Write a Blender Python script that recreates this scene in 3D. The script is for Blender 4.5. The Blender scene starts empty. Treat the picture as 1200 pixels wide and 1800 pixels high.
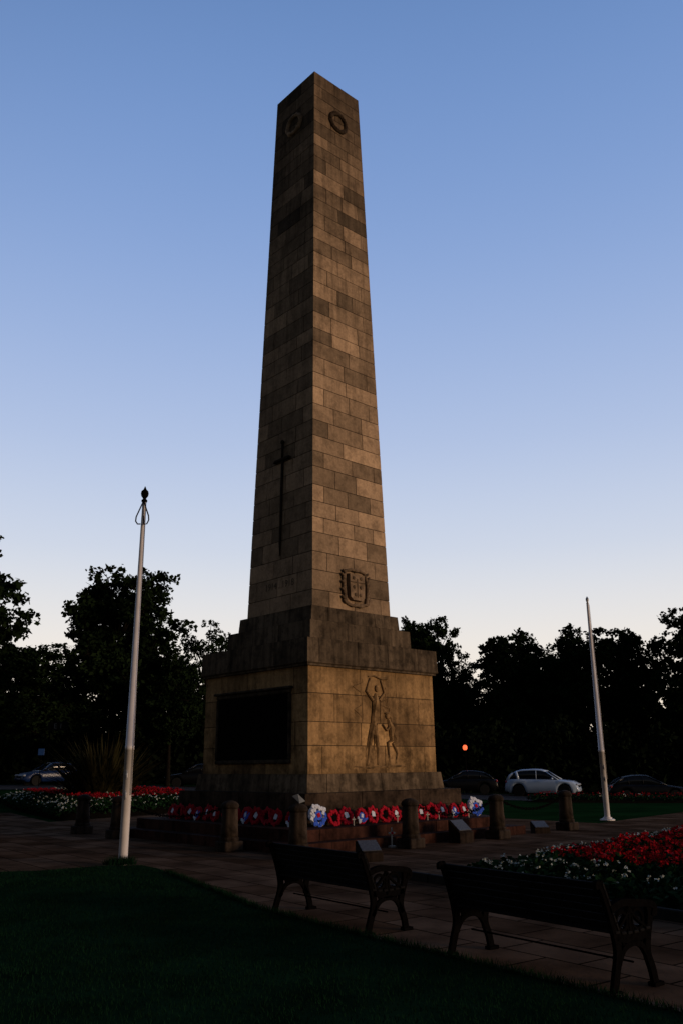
import bpy, math, random, bmesh
import numpy as np
from mathutils import Vector, Matrix
random.seed(7); rng=np.random.default_rng(7)
S=bpy.context.scene
COL=S.collection
S.view_settings.view_transform='Standard'; S.view_settings.look='None'; S.view_settings.exposure=0

# ---------------------------------------------------------------- helpers
class MB:
    def __init__(s): s.v=[]; s.f=[]; s.c=[]
    def add(s,vs,fs,c=.5):
        o=len(s.v); s.v+= [tuple(p) for p in vs]; s.f+=[tuple(i+o for i in f) for f in fs]; s.c+=[c]*len(vs)
    def box(s,c,sz,M=None,bev=0,tint=.5):
        hx,hy,hz=[a/2 for a in sz]; c=Vector(c); b=min(bev,hx*.9,hy*.9,hz*.9)
        if b<=0:
            P=[Vector((x*hx,y*hy,z*hz)) for x in(-1,1) for y in(-1,1) for z in(-1,1)]
            F=[(0,1,3,2),(4,6,7,5),(0,4,5,1),(2,3,7,6),(0,2,6,4),(1,5,7,3)]
        else:
            def ring(x,y,z,cc): return [Vector(p+(z,)) for p in ((-x+cc,-y),(x-cc,-y),(x,-y+cc),(x,y-cc),(x-cc,y),(-x+cc,y),(-x,y-cc),(-x,-y+cc))]
            P=ring(hx-b,hy-b,-hz,b*.4)+ring(hx,hy,-hz+b,b)+ring(hx,hy,hz-b,b)+ring(hx-b,hy-b,hz,b*.4)
            F=[tuple(range(7,-1,-1)),tuple(range(24,32))]
            for k in range(3):
                for i in range(8):
                    j=(i+1)%8; F.append((k*8+i,k*8+j,k*8+8+j,k*8+8+i))
        if M is not None: P=[M@p for p in P]
        s.add([p+c for p in P],F,tint)
    def tube(s,path,rad,seg=8,flat=None,cap=True,tint=.5):
        path=[Vector(p) for p in path]; n=len(path)
        if not hasattr(rad,'__len__'): rad=[rad]*n
        vs=[];fs=[]; up=None
        for i,p in enumerate(path):
            t=(path[min(i+1,n-1)]-path[max(i-1,0)])
            if t.length<1e-9: t=Vector((0,0,1))
            t.normalize()
            if up is None:
                up=Vector((0,1,0)) if abs(t.y)<.9 else Vector((1,0,0))
            a=t.cross(up).normalized(); up=a.cross(t).normalized()
            for k in range(seg):
                th=2*math.pi*k/seg
                vs.append(p+(a*math.cos(th)+up*math.sin(th))*rad[i])
        for i in range(n-1):
            for k in range(seg):
                k2=(k+1)%seg; fs.append((i*seg+k,i*seg+k2,(i+1)*seg+k2,(i+1)*seg+k))
        if cap: fs+= [tuple(range(seg-1,-1,-1)),tuple((n-1)*seg+k for k in range(seg))]
        s.add(vs,fs,tint)
    def lathe(s,prof,seg=20,c=(0,0,0),M=None,tint=.5):
        vs=[];fs=[];n=len(prof)
        for r,z in prof:
            for k in range(seg):
                th=2*math.pi*k/seg; p=Vector((r*math.cos(th),r*math.sin(th),z))
                if M is not None:p=M@p
                vs.append(p+Vector(c))
        for i in range(n-1):
            for k in range(seg):
                k2=(k+1)%seg; fs.append((i*seg+k,i*seg+k2,(i+1)*seg+k2,(i+1)*seg+k))
        fs+=[tuple(range(seg-1,-1,-1)),tuple((n-1)*seg+k for k in range(seg))]
        s.add(vs,fs,tint)
    def torus(s,R,r,c=(0,0,0),M=None,seg=20,sub=6,sx=1,jit=0,tint=.5):
        vs=[];fs=[]
        for i in range(seg):
            a=2*math.pi*i/seg
            for k in range(sub):
                b=2*math.pi*k/sub; rr=r*(1+random.uniform(-jit,jit))
                p=Vector(((R+rr*math.cos(b))*math.cos(a)*sx,(R+rr*math.cos(b))*math.sin(a),rr*math.sin(b)))
                if M is not None:p=M@p
                vs.append(p+Vector(c))
        for i in range(seg):
            for k in range(sub):
                fs.append((i*sub+k,((i+1)%seg)*sub+k,((i+1)%seg)*sub+(k+1)%sub,i*sub+(k+1)%sub))
        s.add(vs,fs,tint)
    def ell(s,c,r,M=None,seg=12,tint=.5):
        prof=[(max(math.sin(math.pi*i/8),.02),-math.cos(math.pi*i/8)) for i in range(9)]
        vs=[];fs=[];n=9
        for q,z in prof:
            for k in range(seg):
                th=2*math.pi*k/seg; p=Vector((q*math.cos(th)*r[0],q*math.sin(th)*r[1],z*r[2]))
                if M is not None:p=M@p
                vs.append(p+Vector(c))
        for i in range(n-1):
            for k in range(seg):
                k2=(k+1)%seg; fs.append((i*seg+k,i*seg+k2,(i+1)*seg+k2,(i+1)*seg+k))
        fs+=[tuple(range(seg-1,-1,-1)),tuple((n-1)*seg+k for k in range(seg))]
        s.add(vs,fs,tint)
    def mesh(s,name,mat,smooth=False,recalc=True):
        me=bpy.data.meshes.new(name); me.from_pydata(s.v,[],s.f); me.materials.append(mat)
        a=me.color_attributes.new('tint','FLOAT_COLOR','POINT')
        arr=np.ones((len(s.v),4),dtype=np.float32); arr[:,:3]=np.array(s.c,dtype=np.float32)[:,None]
        a.data.foreach_set('color',arr.ravel())
        if smooth: me.polygons.foreach_set('use_smooth',[True]*len(me.polygons))
        me.validate(); me.update()
        if recalc:
            b=bmesh.new(); b.from_mesh(me); bmesh.ops.recalc_face_normals(b,faces=b.faces); b.to_mesh(me); b.free()
        return me
    def obj(s,name,mat,parent=None,smooth=False,loc=(0,0,0),rot=None,label=None,cat=None,recalc=True):
        o=bpy.data.objects.new(name,s.mesh(name,mat,smooth,recalc)); COL.objects.link(o)
        return place(o,parent,loc,rot,label,cat)
def place(o,parent=None,loc=(0,0,0),rot=None,label=None,cat=None):
    o.location=loc
    if rot is not None: o.rotation_euler=rot
    if parent is not None: o.parent=parent
    if label:o['label']=label
    if cat:o['category']=cat
    return o
def empty(name,loc,rotz=0,label=None,cat=None,group=None):
    o=bpy.data.objects.new(name,None); COL.objects.link(o); o.empty_display_size=.3
    place(o,None,loc,(0,0,rotz),label,cat)
    if group:o['group']=group
    return o
def copy_thing(o,loc,rotz,scale=1,label=None):
    n=o.copy(); COL.objects.link(n); n.location=loc; n.rotation_euler=(0,0,rotz); n.scale=(scale,)*3 if not hasattr(scale,'__len__') else scale
    if label:n['label']=label
    def rec(src,dst):
        for c in list(src.children):
            k=c.copy(); COL.objects.link(k); k.parent=dst; rec(c,k)
    rec(o,n); return n

# ---------------------------------------------------------------- materials
def newmat(name):
    m=bpy.data.materials.new(name); m.use_nodes=True; nt=m.node_tree
    return m,nt,nt.nodes['Principled BSDF'],nt.nodes,nt.links
def mat(name,col,rough=.7,var=.25,scale=8,metal=0,bump=0,spec=.5,emit=None,estr=0,coat=0):
    m,nt,b,N,L=newmat(name)
    tc=N.new('ShaderNodeTexCoord'); no=N.new('ShaderNodeTexNoise'); no.inputs['Scale'].default_value=scale; no.inputs['Detail'].default_value=6
    L.new(tc.outputs['Object'],no.inputs['Vector'])
    mr=N.new('ShaderNodeMapRange'); mr.inputs[1].default_value=.3; mr.inputs[2].default_value=.7; mr.inputs[3].default_value=1-var; mr.inputs[4].default_value=1+var
    L.new(no.outputs['Fac'],mr.inputs[0])
    mx=N.new('ShaderNodeMix'); mx.data_type='RGBA'; mx.blend_type='MULTIPLY'; mx.inputs[0].default_value=1
    mx.inputs[6].default_value=(*col,1); L.new(mr.outputs[0],mx.inputs[7]); L.new(mx.outputs[2],b.inputs['Base Color'])
    b.inputs['Roughness'].default_value=rough; b.inputs['Metallic'].default_value=metal; b.inputs['Specular IOR Level'].default_value=spec
    if coat: b.inputs['Coat Weight'].default_value=coat
    if bump:
        bu=N.new('ShaderNodeBump'); bu.inputs['Strength'].default_value=bump; bu.inputs['Distance'].default_value=.02
        L.new(no.outputs['Fac'],bu.inputs['Height']); L.new(bu.outputs[0],b.inputs['Normal'])
    if emit: b.inputs['Emission Color'].default_value=(*emit,1); b.inputs['Emission Strength'].default_value=estr
    return m
def stone(name,dark,light,streak=.7,top=None,blotch=1.0,grime=None,patch=.5):
    m,nt,b,N,L=newmat(name)
    tc=N.new('ShaderNodeTexCoord'); at=N.new('ShaderNodeAttribute'); at.attribute_name='tint'
    def noise(sc,vec,det=8,rough=.6):
        mp=N.new('ShaderNodeMapping'); mp.inputs['Scale'].default_value=vec; L.new(tc.outputs['Object'],mp.inputs[0])
        n=N.new('ShaderNodeTexNoise'); n.inputs['Scale'].default_value=sc; n.inputs['Detail'].default_value=det; n.inputs['Roughness'].default_value=rough
        L.new(mp.outputs[0],n.inputs['Vector']); return n
    def rng_(src,a,b_,c,d):
        r=N.new('ShaderNodeMapRange'); r.inputs[1].default_value=a;r.inputs[2].default_value=b_;r.inputs[3].default_value=c;r.inputs[4].default_value=d; L.new(src,r.inputs[0]); return r.outputs[0]
    def math_(op,a,b_):
        r=N.new('ShaderNodeMath'); r.operation=op
        for i,x in enumerate((a,b_)):
            if isinstance(x,(int,float)): r.inputs[i].default_value=x
            else: L.new(x,r.inputs[i])
        return r.outputs[0]
    n1=noise(2.6,(2.4,2.4,.2)); n2=noise(.8,(1,1,1)); n3=noise(14,(1,1,1)); n4=noise(60,(1,1,1),4); n5=noise(3.2,(1,1,1),10,.7)
    st=rng_(n1.outputs['Fac'],.38,.60,1-streak,1)
    bl=rng_(n2.outputs['Fac'],.36,.58,1-.45*blotch,1.08)
    pt=rng_(n5.outputs['Fac'],.36,.52,patch,1.04)
    fi=rng_(n3.outputs['Fac'],.3,.7,.78,1.15)
    mix=N.new('ShaderNodeMix'); mix.data_type='RGBA'; mix.inputs[6].default_value=(*dark,1); mix.inputs[7].default_value=(*light,1); L.new(at.outputs['Fac'],mix.inputs[0])
    f=math_('MULTIPLY',math_('MULTIPLY',bl,fi),pt)
    if top or grime:
        sx=N.new('ShaderNodeSeparateXYZ'); L.new(tc.outputs['Object'],sx.inputs[0])
    if top:
        # streaks strengthen towards the top
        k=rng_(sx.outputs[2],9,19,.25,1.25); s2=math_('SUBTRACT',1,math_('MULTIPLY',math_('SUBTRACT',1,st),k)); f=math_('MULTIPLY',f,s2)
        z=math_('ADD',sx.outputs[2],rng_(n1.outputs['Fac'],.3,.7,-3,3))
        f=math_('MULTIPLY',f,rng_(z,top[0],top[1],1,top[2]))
    else: f=math_('MULTIPLY',f,st)
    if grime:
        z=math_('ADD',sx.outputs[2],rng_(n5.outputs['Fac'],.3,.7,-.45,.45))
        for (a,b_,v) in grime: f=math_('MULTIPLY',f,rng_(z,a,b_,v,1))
    mu=N.new('ShaderNodeMix'); mu.data_type='RGBA'; mu.blend_type='MULTIPLY'; mu.inputs[0].default_value=1
    L.new(mix.outputs[2],mu.inputs[6]); L.new(f,mu.inputs[7]); L.new(mu.outputs[2],b.inputs['Base Color'])
    b.inputs['Roughness'].default_value=.95; b.inputs['Specular IOR Level'].default_value=.05
    h=math_('ADD',n3.outputs['Fac'],math_('MULTIPLY',n4.outputs['Fac'],.5))
    bu=N.new('ShaderNodeBump'); bu.inputs['Strength'].default_value=.5; bu.inputs['Distance'].default_value=.02; L.new(h,bu.inputs['Height']); L.new(bu.outputs[0],b.inputs['Normal'])
    return m
def paving(name,ang,c1,c2,mort,bw=.9,rh=.6,vary=.5):
    m,nt,b,N,L=newmat(name)
    tc=N.new('ShaderNodeTexCoord'); mp=N.new('ShaderNodeMapping'); mp.inputs['Rotation'].default_value=(0,0,ang); L.new(tc.outputs['Object'],mp.inputs[0])
    br=N.new('ShaderNodeTexBrick'); br.inputs['Scale'].default_value=1; br.inputs['Brick Width'].default_value=bw; br.inputs['Row Height'].default_value=rh
    br.inputs['Mortar Size'].default_value=.014; br.inputs['Color1'].default_value=(*c1,1); br.inputs['Color2'].default_value=(*c2,1); br.inputs['Mortar'].default_value=(*mort,1)
    br.offset=.4; L.new(mp.outputs[0],br.inputs['Vector'])
    no=N.new('ShaderNodeTexNoise'); no.inputs['Scale'].default_value=1.3; no.inputs['Detail'].default_value=8; L.new(tc.outputs['Object'],no.inputs['Vector'])
    mr=N.new('ShaderNodeMapRange'); mr.inputs[1].default_value=.3; mr.inputs[2].default_value=.7; mr.inputs[3].default_value=1-vary; mr.inputs[4].default_value=1+vary; L.new(no.outputs['Fac'],mr.inputs[0])
    mx=N.new('ShaderNodeMix'); mx.data_type='RGBA'; mx.blend_type='MULTIPLY'; mx.inputs[0].default_value=1; L.new(br.outputs['Color'],mx.inputs[6]); L.new(mr.outputs[0],mx.inputs[7]); L.new(mx.outputs[2],b.inputs['Base Color'])
    b.inputs['Roughness'].default_value=.95; b.inputs['Specular IOR Level'].default_value=.0
    bu=N.new('ShaderNodeBump'); bu.inputs['Strength'].default_value=.6; bu.inputs['Distance'].default_value=.01; bu.invert=True; L.new(br.outputs['Fac'],bu.inputs['Height'])
    n2=N.new('ShaderNodeTexNoise'); n2.inputs['Scale'].default_value=12; n2.inputs['Detail'].default_value=8; L.new(tc.outputs['Object'],n2.inputs['Vector'])
    b2=N.new('ShaderNodeBump'); b2.inputs['Strength'].default_value=.5; b2.inputs['Distance'].default_value=.012; L.new(n2.outputs['Fac'],b2.inputs['Height']); L.new(bu.outputs[0],b2.inputs['Normal']); L.new(b2.outputs[0],b.inputs['Normal'])
    return m

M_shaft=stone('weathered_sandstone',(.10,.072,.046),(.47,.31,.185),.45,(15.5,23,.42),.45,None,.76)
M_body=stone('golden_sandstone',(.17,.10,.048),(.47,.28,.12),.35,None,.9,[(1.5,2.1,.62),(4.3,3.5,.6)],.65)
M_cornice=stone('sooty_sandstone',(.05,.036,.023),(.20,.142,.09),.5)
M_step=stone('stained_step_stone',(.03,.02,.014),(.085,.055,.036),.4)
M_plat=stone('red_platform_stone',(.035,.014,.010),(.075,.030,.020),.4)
M_joint=mat('mortar_joint',(.03,.021,.014),.95,.3,10,spec=.05)
M_carve=stone('carved_sandstone',(.08,.055,.035),(.44,.29,.175),.3,None,.5,None,.8)
M_carved_body=stone('carved_golden_sandstone',(.14,.085,.04),(.42,.25,.11),.4)
M_bronze=mat('dark_bronze',(.005,.004,.004),.9,.4,12,0,.2,.0)
M_sword=mat('tarnished_bronze',(.035,.024,.016),.9,.4,12,0,.2,.03)
M_bollard=stone('bollard_stone',(.035,.025,.018),(.085,.060,.043),.5)
M_pole=mat('white_pole_paint',(.62,.57,.55),.5,.12,3,spec=.3)
M_iron=mat('black_iron',(.0035,.003,.003),1,.3,30,0,0,.0)
M_wood=mat('dark_bench_wood',(.0040,.0032,.003),.8,.4,20,0,.3,.07)
M_lawn=mat('lawn_turf',(.0050,.0165,.0068),.95,.4,1.2,0,0,0)
M_blade=mat('grass_blades',(.0062,.0215,.0085),.95,.4,3,0,0,0)
M_grass=mat('park_grass',(.006,.022,.006),.95,.4,.6,0,0,0)
M_pave=paving('stone_paving',math.radians(53.13),(.052,.028,.0155),(.098,.058,.036),(.012,.008,.005))
M_road=mat('asphalt',(.022,.02,.02),.9,.25,4,0,.2,.05)
M_kerb=stone('kerb_stone',(.035,.022,.014),(.08,.055,.038),.4)
M_soil=mat('soil',(.006,.0045,.003),.95,.4,10,0,.4,0)
M_leaf=mat('tree_leaves',(.009,.016,.006),.9,.5,.5,0,0,.0)
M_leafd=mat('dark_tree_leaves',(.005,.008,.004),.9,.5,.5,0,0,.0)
M_bark=mat('bark',(.010,.008,.006),.9,.4,6,0,.4,.0)
M_bed=mat('bedding_foliage',(.009,.027,.009),.9,.6,4,0,0,.02)
M_white=mat('white_blossom',(.46,.48,.42),.8,.3,6,0,0,.05)
M_red=mat('red_blossom',(.26,.005,.010),.8,.5,3,0,0,.02)
M_redd=mat('dull_red_blossom',(.24,.006,.012),.8,.4,3,0,0,.03)
M_yellow=mat('yellow_blossom',(.3,.22,.03),.8,.2,6)
M_phorm=mat('purple_green_blades',(.024,.021,.009),.9,.7,1.5,0,0,.0)
M_poppy=mat('poppy_red',(.34,.008,.020),.75,.35,20,0,0,.05)
M_card=mat('white_card',(.56,.58,.64),.7,.1,10,spec=.1)
M_blue=mat('blue_paper',(.03,.09,.48),.6,.2,10,spec=.1)
M_black=mat('black_plastic',(.008,.008,.008),.6,.1,10,spec=.1)
M_glass=mat('car_glass',(.006,.007,.009),.1,.05,2,0,0,.4)
M_tyre=mat('tyre_rubber',(.01,.01,.01),.85,.1,10,spec=.1)
M_rim=mat('alloy_rim',(.22,.22,.23),.4,.1,10,.7)
M_lens=mat('headlight_lens',(.3,.32,.36),.2,.05,10,spec=.3)
M_tail=mat('red_tail_lens',(.25,.01,.01),.2,.05,10)
M_glow=mat('lit_lamp_glass',(.3,.03,.02),.5,.02,3,emit=(1,.13,.045),estr=1.7)
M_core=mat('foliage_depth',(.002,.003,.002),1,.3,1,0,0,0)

# ---------------------------------------------------------------- terrain
def sm(t): t=max(0,min(1,t)); return t*t*(3-2*t)
def gz(x,y): return sm((y-36)/16)*max(-.5,min(.55,-.033*x))
xs=[-600,-300,-150,-90]+[i*3. for i in range(-22,23)]+[90,150,300,600]
ys=[-60,-20]+[i*2. for i in range(-4,40)]+[90,110,150,250,450,900]
def sheet(name,xs,ys,m,dz,label,cat):
    b=MB(); nx=len(xs)
    vs=[(x,y,gz(x,y)+dz) for y in ys for x in xs]
    fs=[(j*nx+i,j*nx+i+1,(j+1)*nx+i+1,(j+1)*nx+i) for j in range(len(ys)-1) for i in range(nx-1)]
    b.add(vs,fs); o=b.obj(name,m,label=label,cat=cat,smooth=True,recalc=False); o['kind']='structure'; return o
sheet('ground',xs,ys,M_grass,-.012,'dark park grass stretching to the trees','ground')
sheet('road',[x*1. for x in range(-90,91,3)],[50,52,54,56,58,60,62],M_road,.012,'dark asphalt road passing behind the memorial','road')
def poly(name,pts,z,m,label,cat,th=0):
    b=MB(); n=len(pts)
    b.add([(x,y,z) for x,y in pts],[tuple(range(n))])
    if th: b.add([(x,y,z) for x,y in pts]+[(x,y,z-th) for x,y in pts],[(i,(i+1)%n,n+(i+1)%n,n+i) for i in range(n)])
    o=b.obj(name,m,label=label,cat=cat); o['kind']='structure'
    if o.data.polygons[0].normal.z<0: o.data.flip_normals()
    return o
poly('paving',[(-34,-9),(30,-9),(30,35.5),(15.2,35.5),(7.4,26.3),(3.5,31),(-2,35.5),(-5.4,35.5),(-9.6,29.3),(-13.2,35.5),(-34,35.5)],0,M_pave,'worn reddish stone paving around the memorial','paving')
lawnpts=[(-34,15.0),(-10,15.1),(-5.2,15.35),(-4.3,16.0),(-3.6,16.1),(-3.2,15.6),(-2.9,15.0),(-2.2,13.6),(-1.6,12.4),(-1.1,11.35),(.0,9.75),(1.0,8.4),(2.0,7.05),(3.4,5.2),(5.5,2.5),(5.5,-8),(-34,-8)]
poly('lawn',lawnpts,.035,M_lawn,'dark mown lawn beside the paving','lawn',.03)
def inside(P,pts):
    x,y=P; r=False; n=len(pts); j=n-1
    for i in range(n):
        xi,yi=pts[i]; xj,yj=pts[j]
        if (yi>y)!=(yj>y) and x<(xj-xi)*(y-yi)/(yj-yi)+xi: r=not r
        j=i
    return r
vs=[];fs=[]
def blade(x,y,h,w,z=.03):
    a=random.random()*6.28; lx,ly=random.gauss(0,.35)*h,random.gauss(0,.35)*h; dx,dy=math.cos(a)*w,math.sin(a)*w
    o=len(vs); vs.extend([(x-dx,y-dy,z),(x+dx,y+dy,z),(x+lx,y+ly,z+h)]); fs.append((o,o+1,o+2))
k=0
while k<60000:
    y=16.2-12.2*random.random()**1.0; x=random.uniform(-7.5,4.5)
    if abs(x)>y*.46+.3 or not inside((x,y),lawnpts): continue
    blade(x,y,random.uniform(.02,.045),.004); k+=1
for i in range(5000):
    e=random.randint(6,12); p,q=lawnpts[e],lawnpts[e+1]; t=random.random(); r=random.uniform(-.03,.07)
    blade(p[0]+(q[0]-p[0])*t-r*.8,p[1]+(q[1]-p[1])*t-r*.6,random.uniform(.03,.09),.005)
for i in range(700):
    a=random.random()*6.28; r=random.uniform(.06,.30); blade(-4.01+r*math.cos(a),16.3+r*math.sin(a)*.6,random.uniform(.05,.17),.006)
b=MB(); b.add(vs,fs); o=b.obj('lawn_grass',M_blade,label='short dark grass blades covering the lawn',cat='grass',recalc=False); o['kind']='stuff'
b=MB(); e=lawnpts[7:15]
for i in range(len(e)-1):
    p,q=Vector(e[i]+(0,)),Vector(e[i+1]+(0,)); L_=(q-p).length; a=math.atan2(q.y-p.y,q.x-p.x); n=max(1,int(L_/.8))
    for t in range(n):
        c=p.lerp(q,(t+.5)/n); nrm=Vector((-math.sin(a),math.cos(a),0))
        b.box(c+nrm*.07+Vector((0,0,-.02)),(L_/n-.012,.12,.09),Matrix.Rotation(a,3,'Z'),.008,random.random())
o=b.obj('lawn_edging',M_kerb,label='flush stone edging along the lawn',cat='edging'); o['kind']='structure'

# ---------------------------------------------------------------- memorial
MC=(-.65,22.9,0); MR=math.radians(42)
mem=empty('war_memorial',MC,MR,'tall tapering sandstone obelisk war memorial on a stepped plinth','memorial')
def rot4(x,y,k):
    return [(x,y),(-y,x),(-x,-y),(y,-x)][k]
def clad(z0,z1,w0,w1,ch,bl,d=.012,gap=.008,lo=.1,hi=.9,cap=True,rnd=.25,sig=.15):
    m=MB()
    W=lambda z:w0+(w1-w0)*(z-z0)/(z1-z0)
    vs=[(sx*W(z),sy*W(z),z) for z in(z0,z1) for sx,sy in((-1,-1),(1,-1),(1,1),(-1,1))]
    core=MB(); core.add(vs,[(0,1,5,4),(1,2,6,5),(2,3,7,6),(3,0,4,7)]+([(4,5,6,7)] if cap else []))
    n=max(1,round((z1-z0)/ch)); hs=[1+random.uniform(-.13,.13) for _ in range(n)]; tot=sum(hs); z=z0
    for i in range(n):
        h=hs[i]/tot*(z1-z0); za=z+gap*(0 if i==0 else 1); zb=z+h-gap*(0 if i==n-1 else 1); z+=h
        wm=W((za+zb)/2); row=random.uniform(-.07,.07)
        for k in range(4):
            nb=max(2,round(2*wm/bl+random.uniform(-.45,.45))); off=(.0 if (i+k)%2 else .5)
            cuts=[-1]+sorted([-1+2*(j+.5*(1 if off else 0)+random.uniform(-rnd,rnd)*.8)/nb for j in range(1 if not off else 0,nb)])+[1]
            cuts=[c for c in cuts if c in(-1,1) or -.86<c<.86]
            for s0,s1 in zip(cuts[:-1],cuts[1:]):
                g=gap/wm; a=s0+(g if s0>-1 else 0); c=s1-(g if s1<1 else 0)
                P=[]
                dd=d+random.uniform(-.003,.003)*(0 if (s0==-1 or s1==1) else 1)
                for dq in (0,dd):
                    for s_,zz in((a,za),(c,za),(c,zb),(a,zb)):
                        w=W(zz); x,y=rot4(s_*(w+dq),-(w+dq),k); P.append((x,y,zz))
                t=random.gauss(.55,sig)+row; r_=random.random()
                if r_<.09: t-=.28
                elif r_<.15: t+=.3
                m.add(P,[(4,5,6,7),(0,1,5,4),(1,2,6,5),(2,3,7,6),(3,0,4,7)],lo+(hi-lo)*max(0,min(1.1,t)))
    if cap:
        w=w1+d; m.add([(-w,-w,z1+.003),(w,-w,z1+.003),(w,w,z1+.003),(-w,w,z1+.003)],[(0,1,2,3)],.3)
    return m,core
def part(name,m,args,kw={},parent=mem,label=None):
    mm,core=clad(*args,**kw)
    ob=mm.obj(name,m,parent,label=label)
    c=core.mesh('joint',M_joint)
    me=ob.data; me.materials.append(M_joint)
    B=bmesh.new(); B.from_mesh(me); n0=len(B.faces); B.from_mesh(c); B.faces.ensure_lookup_table()
    for f in B.faces[n0:]: f.material_index=1
    B.to_mesh(me); B.free()
    return ob
SH0,SH1,SW0,SW1=5.5,22.6,1.36,.925
shaft=part('shaft',M_shaft,(SH0,SH1,SW0,SW1,.48,.95),dict(lo=.0,hi=1,sig=.19,gap=.009))
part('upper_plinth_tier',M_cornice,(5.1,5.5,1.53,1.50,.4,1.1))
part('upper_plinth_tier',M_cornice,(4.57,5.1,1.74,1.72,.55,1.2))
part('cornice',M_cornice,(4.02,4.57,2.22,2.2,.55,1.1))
mm=MB(); mm.lathe([(2.19*1.4142,3.93),(2.19*1.4142,3.97),(2.235*1.4142,4.0),(2.235*1.4142,4.018)],4,M=Matrix.Rotation(math.pi/4,3,'Z'),tint=.5); mm.obj('cornice_moulding',M_cornice,mem)
part('pedestal',M_body,(1.5,3.94,2.12,2.11,.60,1.35),dict(lo=.15,hi=.95,sig=.19))
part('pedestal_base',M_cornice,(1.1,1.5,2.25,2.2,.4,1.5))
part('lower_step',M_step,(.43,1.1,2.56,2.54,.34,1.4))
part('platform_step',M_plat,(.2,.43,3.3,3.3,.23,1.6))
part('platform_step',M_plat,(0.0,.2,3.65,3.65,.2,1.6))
def SW(z): return SW0+(SW1-SW0)*(z-SH0)/(SH1-SH0)+.012
TA=math.atan((SW0-SW1)/(SH1-SH0))
def faceM(side,z,u=0,off=0,half=None,tilt=True):
    """local frame on a face: X right, Y up, Z outward"""
    h=SW(z) if half is None else half
    t=TA if half is None else 0
    if side=='R': X=Vector((1,0,0)); n=Vector((0,-1,0)); o=Vector((u,-(h+off),z))
    else: X=Vector((0,-1,0)); n=Vector((-1,0,0)); o=Vector((-(h+off),-u,z))
    up=(Vector((0,0,1))-n*math.tan(t)).normalized(); Z=X.cross(up)
    M=Matrix((X,up,Z)).transposed().to_4x4(); M.translation=o; return M
def onface(mb,name,m,side,z,u=0,off=0,half=None,parent=shaft,label=None,smooth=True):
    o=mb.obj(name,m,parent,smooth=smooth,label=label); o.matrix_local=faceM(side,z,u,off,half); return o
for side in('R','L'):
    w=MB(); w.torus(.32,.075,seg=40,sub=8,jit=.25,tint=.9 if side=='L' else .05)  # left wreath's highlight is put into its colour by a lighter tint
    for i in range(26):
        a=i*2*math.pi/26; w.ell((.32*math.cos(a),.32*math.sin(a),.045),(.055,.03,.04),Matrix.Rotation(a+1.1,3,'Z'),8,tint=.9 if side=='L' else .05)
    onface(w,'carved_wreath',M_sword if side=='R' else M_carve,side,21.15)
# sword
w=MB(); zm=7.05
w.tube([(0,0,.02),(0,.35,.025),(0,2.72,.03)],[.012,.034,.042],6)
w.tube([(-.33,2.71,.04),(-.3,2.75,.05),(0,2.74,.055),(.3,2.75,.05),(.33,2.71,.04)],[.055,.04,.05,.04,.055],8)
w.tube([(0,2.74,.045),(0,3.2,.045)],[.032,.035],8); w.ell((0,3.26,.05),(.065,.065,.05))
onface(w,'sword',M_sword,'L',zm)
# coat of arms
w=MB()
sh=[(-.27,.36),(.27,.36),(.275,.05),(.26,-.28),(.16,-.36),(-.16,-.36),(-.26,-.28),(-.275,.05)]
w.add([(x,y,.0) for x,y in sh]+[(x*.95,y*.96,.11) for x,y in sh],[tuple(range(8,16))]+[(i,(i+1)%8,8+(i+1)%8,8+i) for i in range(8)],.42)
w.box((0,.13,.112),(.5,.03,.03),bev=.008,tint=.2); w.box((0,-.02,.112),(.03,.5,.03),bev=.008,tint=.2)
for x,y in((-.13,.24),(.13,.24),(-.12,.0),(.12,.0),(-.08,-.2),(.09,-.2)): w.ell((x,y,.11),(.05,.05,.03),tint=.15)
for sgn in(-1,1):
    w.tube([(sgn*.15,-.46,.01),(sgn*.36,-.42,.03),(sgn*.42,-.1,.03),(sgn*.41,.2,.03),(sgn*.34,.42,.03)],[.035,.06,.055,.05,.035],8,tint=.25)
    for i in range(9):
        y=-.4+i*.1; w.ell((sgn*(.41+.05*(i%2)),y,.05),(.075,.035,.04),Matrix.Rotation(sgn*.7,3,'Z'),8,tint=.2)
w.tube([(-.34,.43,.02),(-.15,.47,.05),(0,.46,.05),(.15,.47,.05),(.34,.43,.02)],[.035,.04,.05,.04,.035],8,tint=.25)
w.tube([(-.3,-.45,.02),(-.15,-.49,.04),(0,-.47,.04),(.15,-.49,.04),(.3,-.45,.02)],[.03,.04,.04,.04,.03],8,tint=.25)
onface(w,'coat_of_arms',M_carve,'R',6.15,.1,smooth=False)
def textobj(name,txt,size,m,parent,M,ext=.01,label=None):
    c=bpy.data.curves.new(name,'FONT'); c.body=txt; c.size=size; c.extrude=ext; c.align_x='CENTER'; c.align_y='CENTER'
    t=bpy.data.objects.new(name,c); COL.objects.link(t); dg=bpy.context.evaluated_depsgraph_get(); me=bpy.data.meshes.new_from_object(t.evaluated_get(dg))
    bpy.data.objects.remove(t); me.materials.clear(); me.materials.append(m); o=bpy.data.objects.new(name,me); COL.objects.link(o); o.parent=parent; o.matrix_local=M
    if label:o['label']=label
    return o
textobj('carved_date','1914 . 1918',.26,mat('worn_lettering',(.12,.085,.055),.95,.3,8,spec=.05),shaft,faceM('L',6.25,0,.002),.003,'faint carved dates on the shaft face')
BH=2.123
w=MB(); w.box((0,0,.03),(2.86,1.5,.05),bev=.01); tab=onface(w,'name_tablet',M_bronze,'L',2.58,0,0,BH,parent=mem,smooth=False,label='dark bronze tablet of names')
w=MB()
for x,y,a,c in((0,.80,3.06,.09),(0,-.80,3.06,.09)): w.box((x,y,.035),(a,c,.07),bev=.02,tint=.1)
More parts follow.
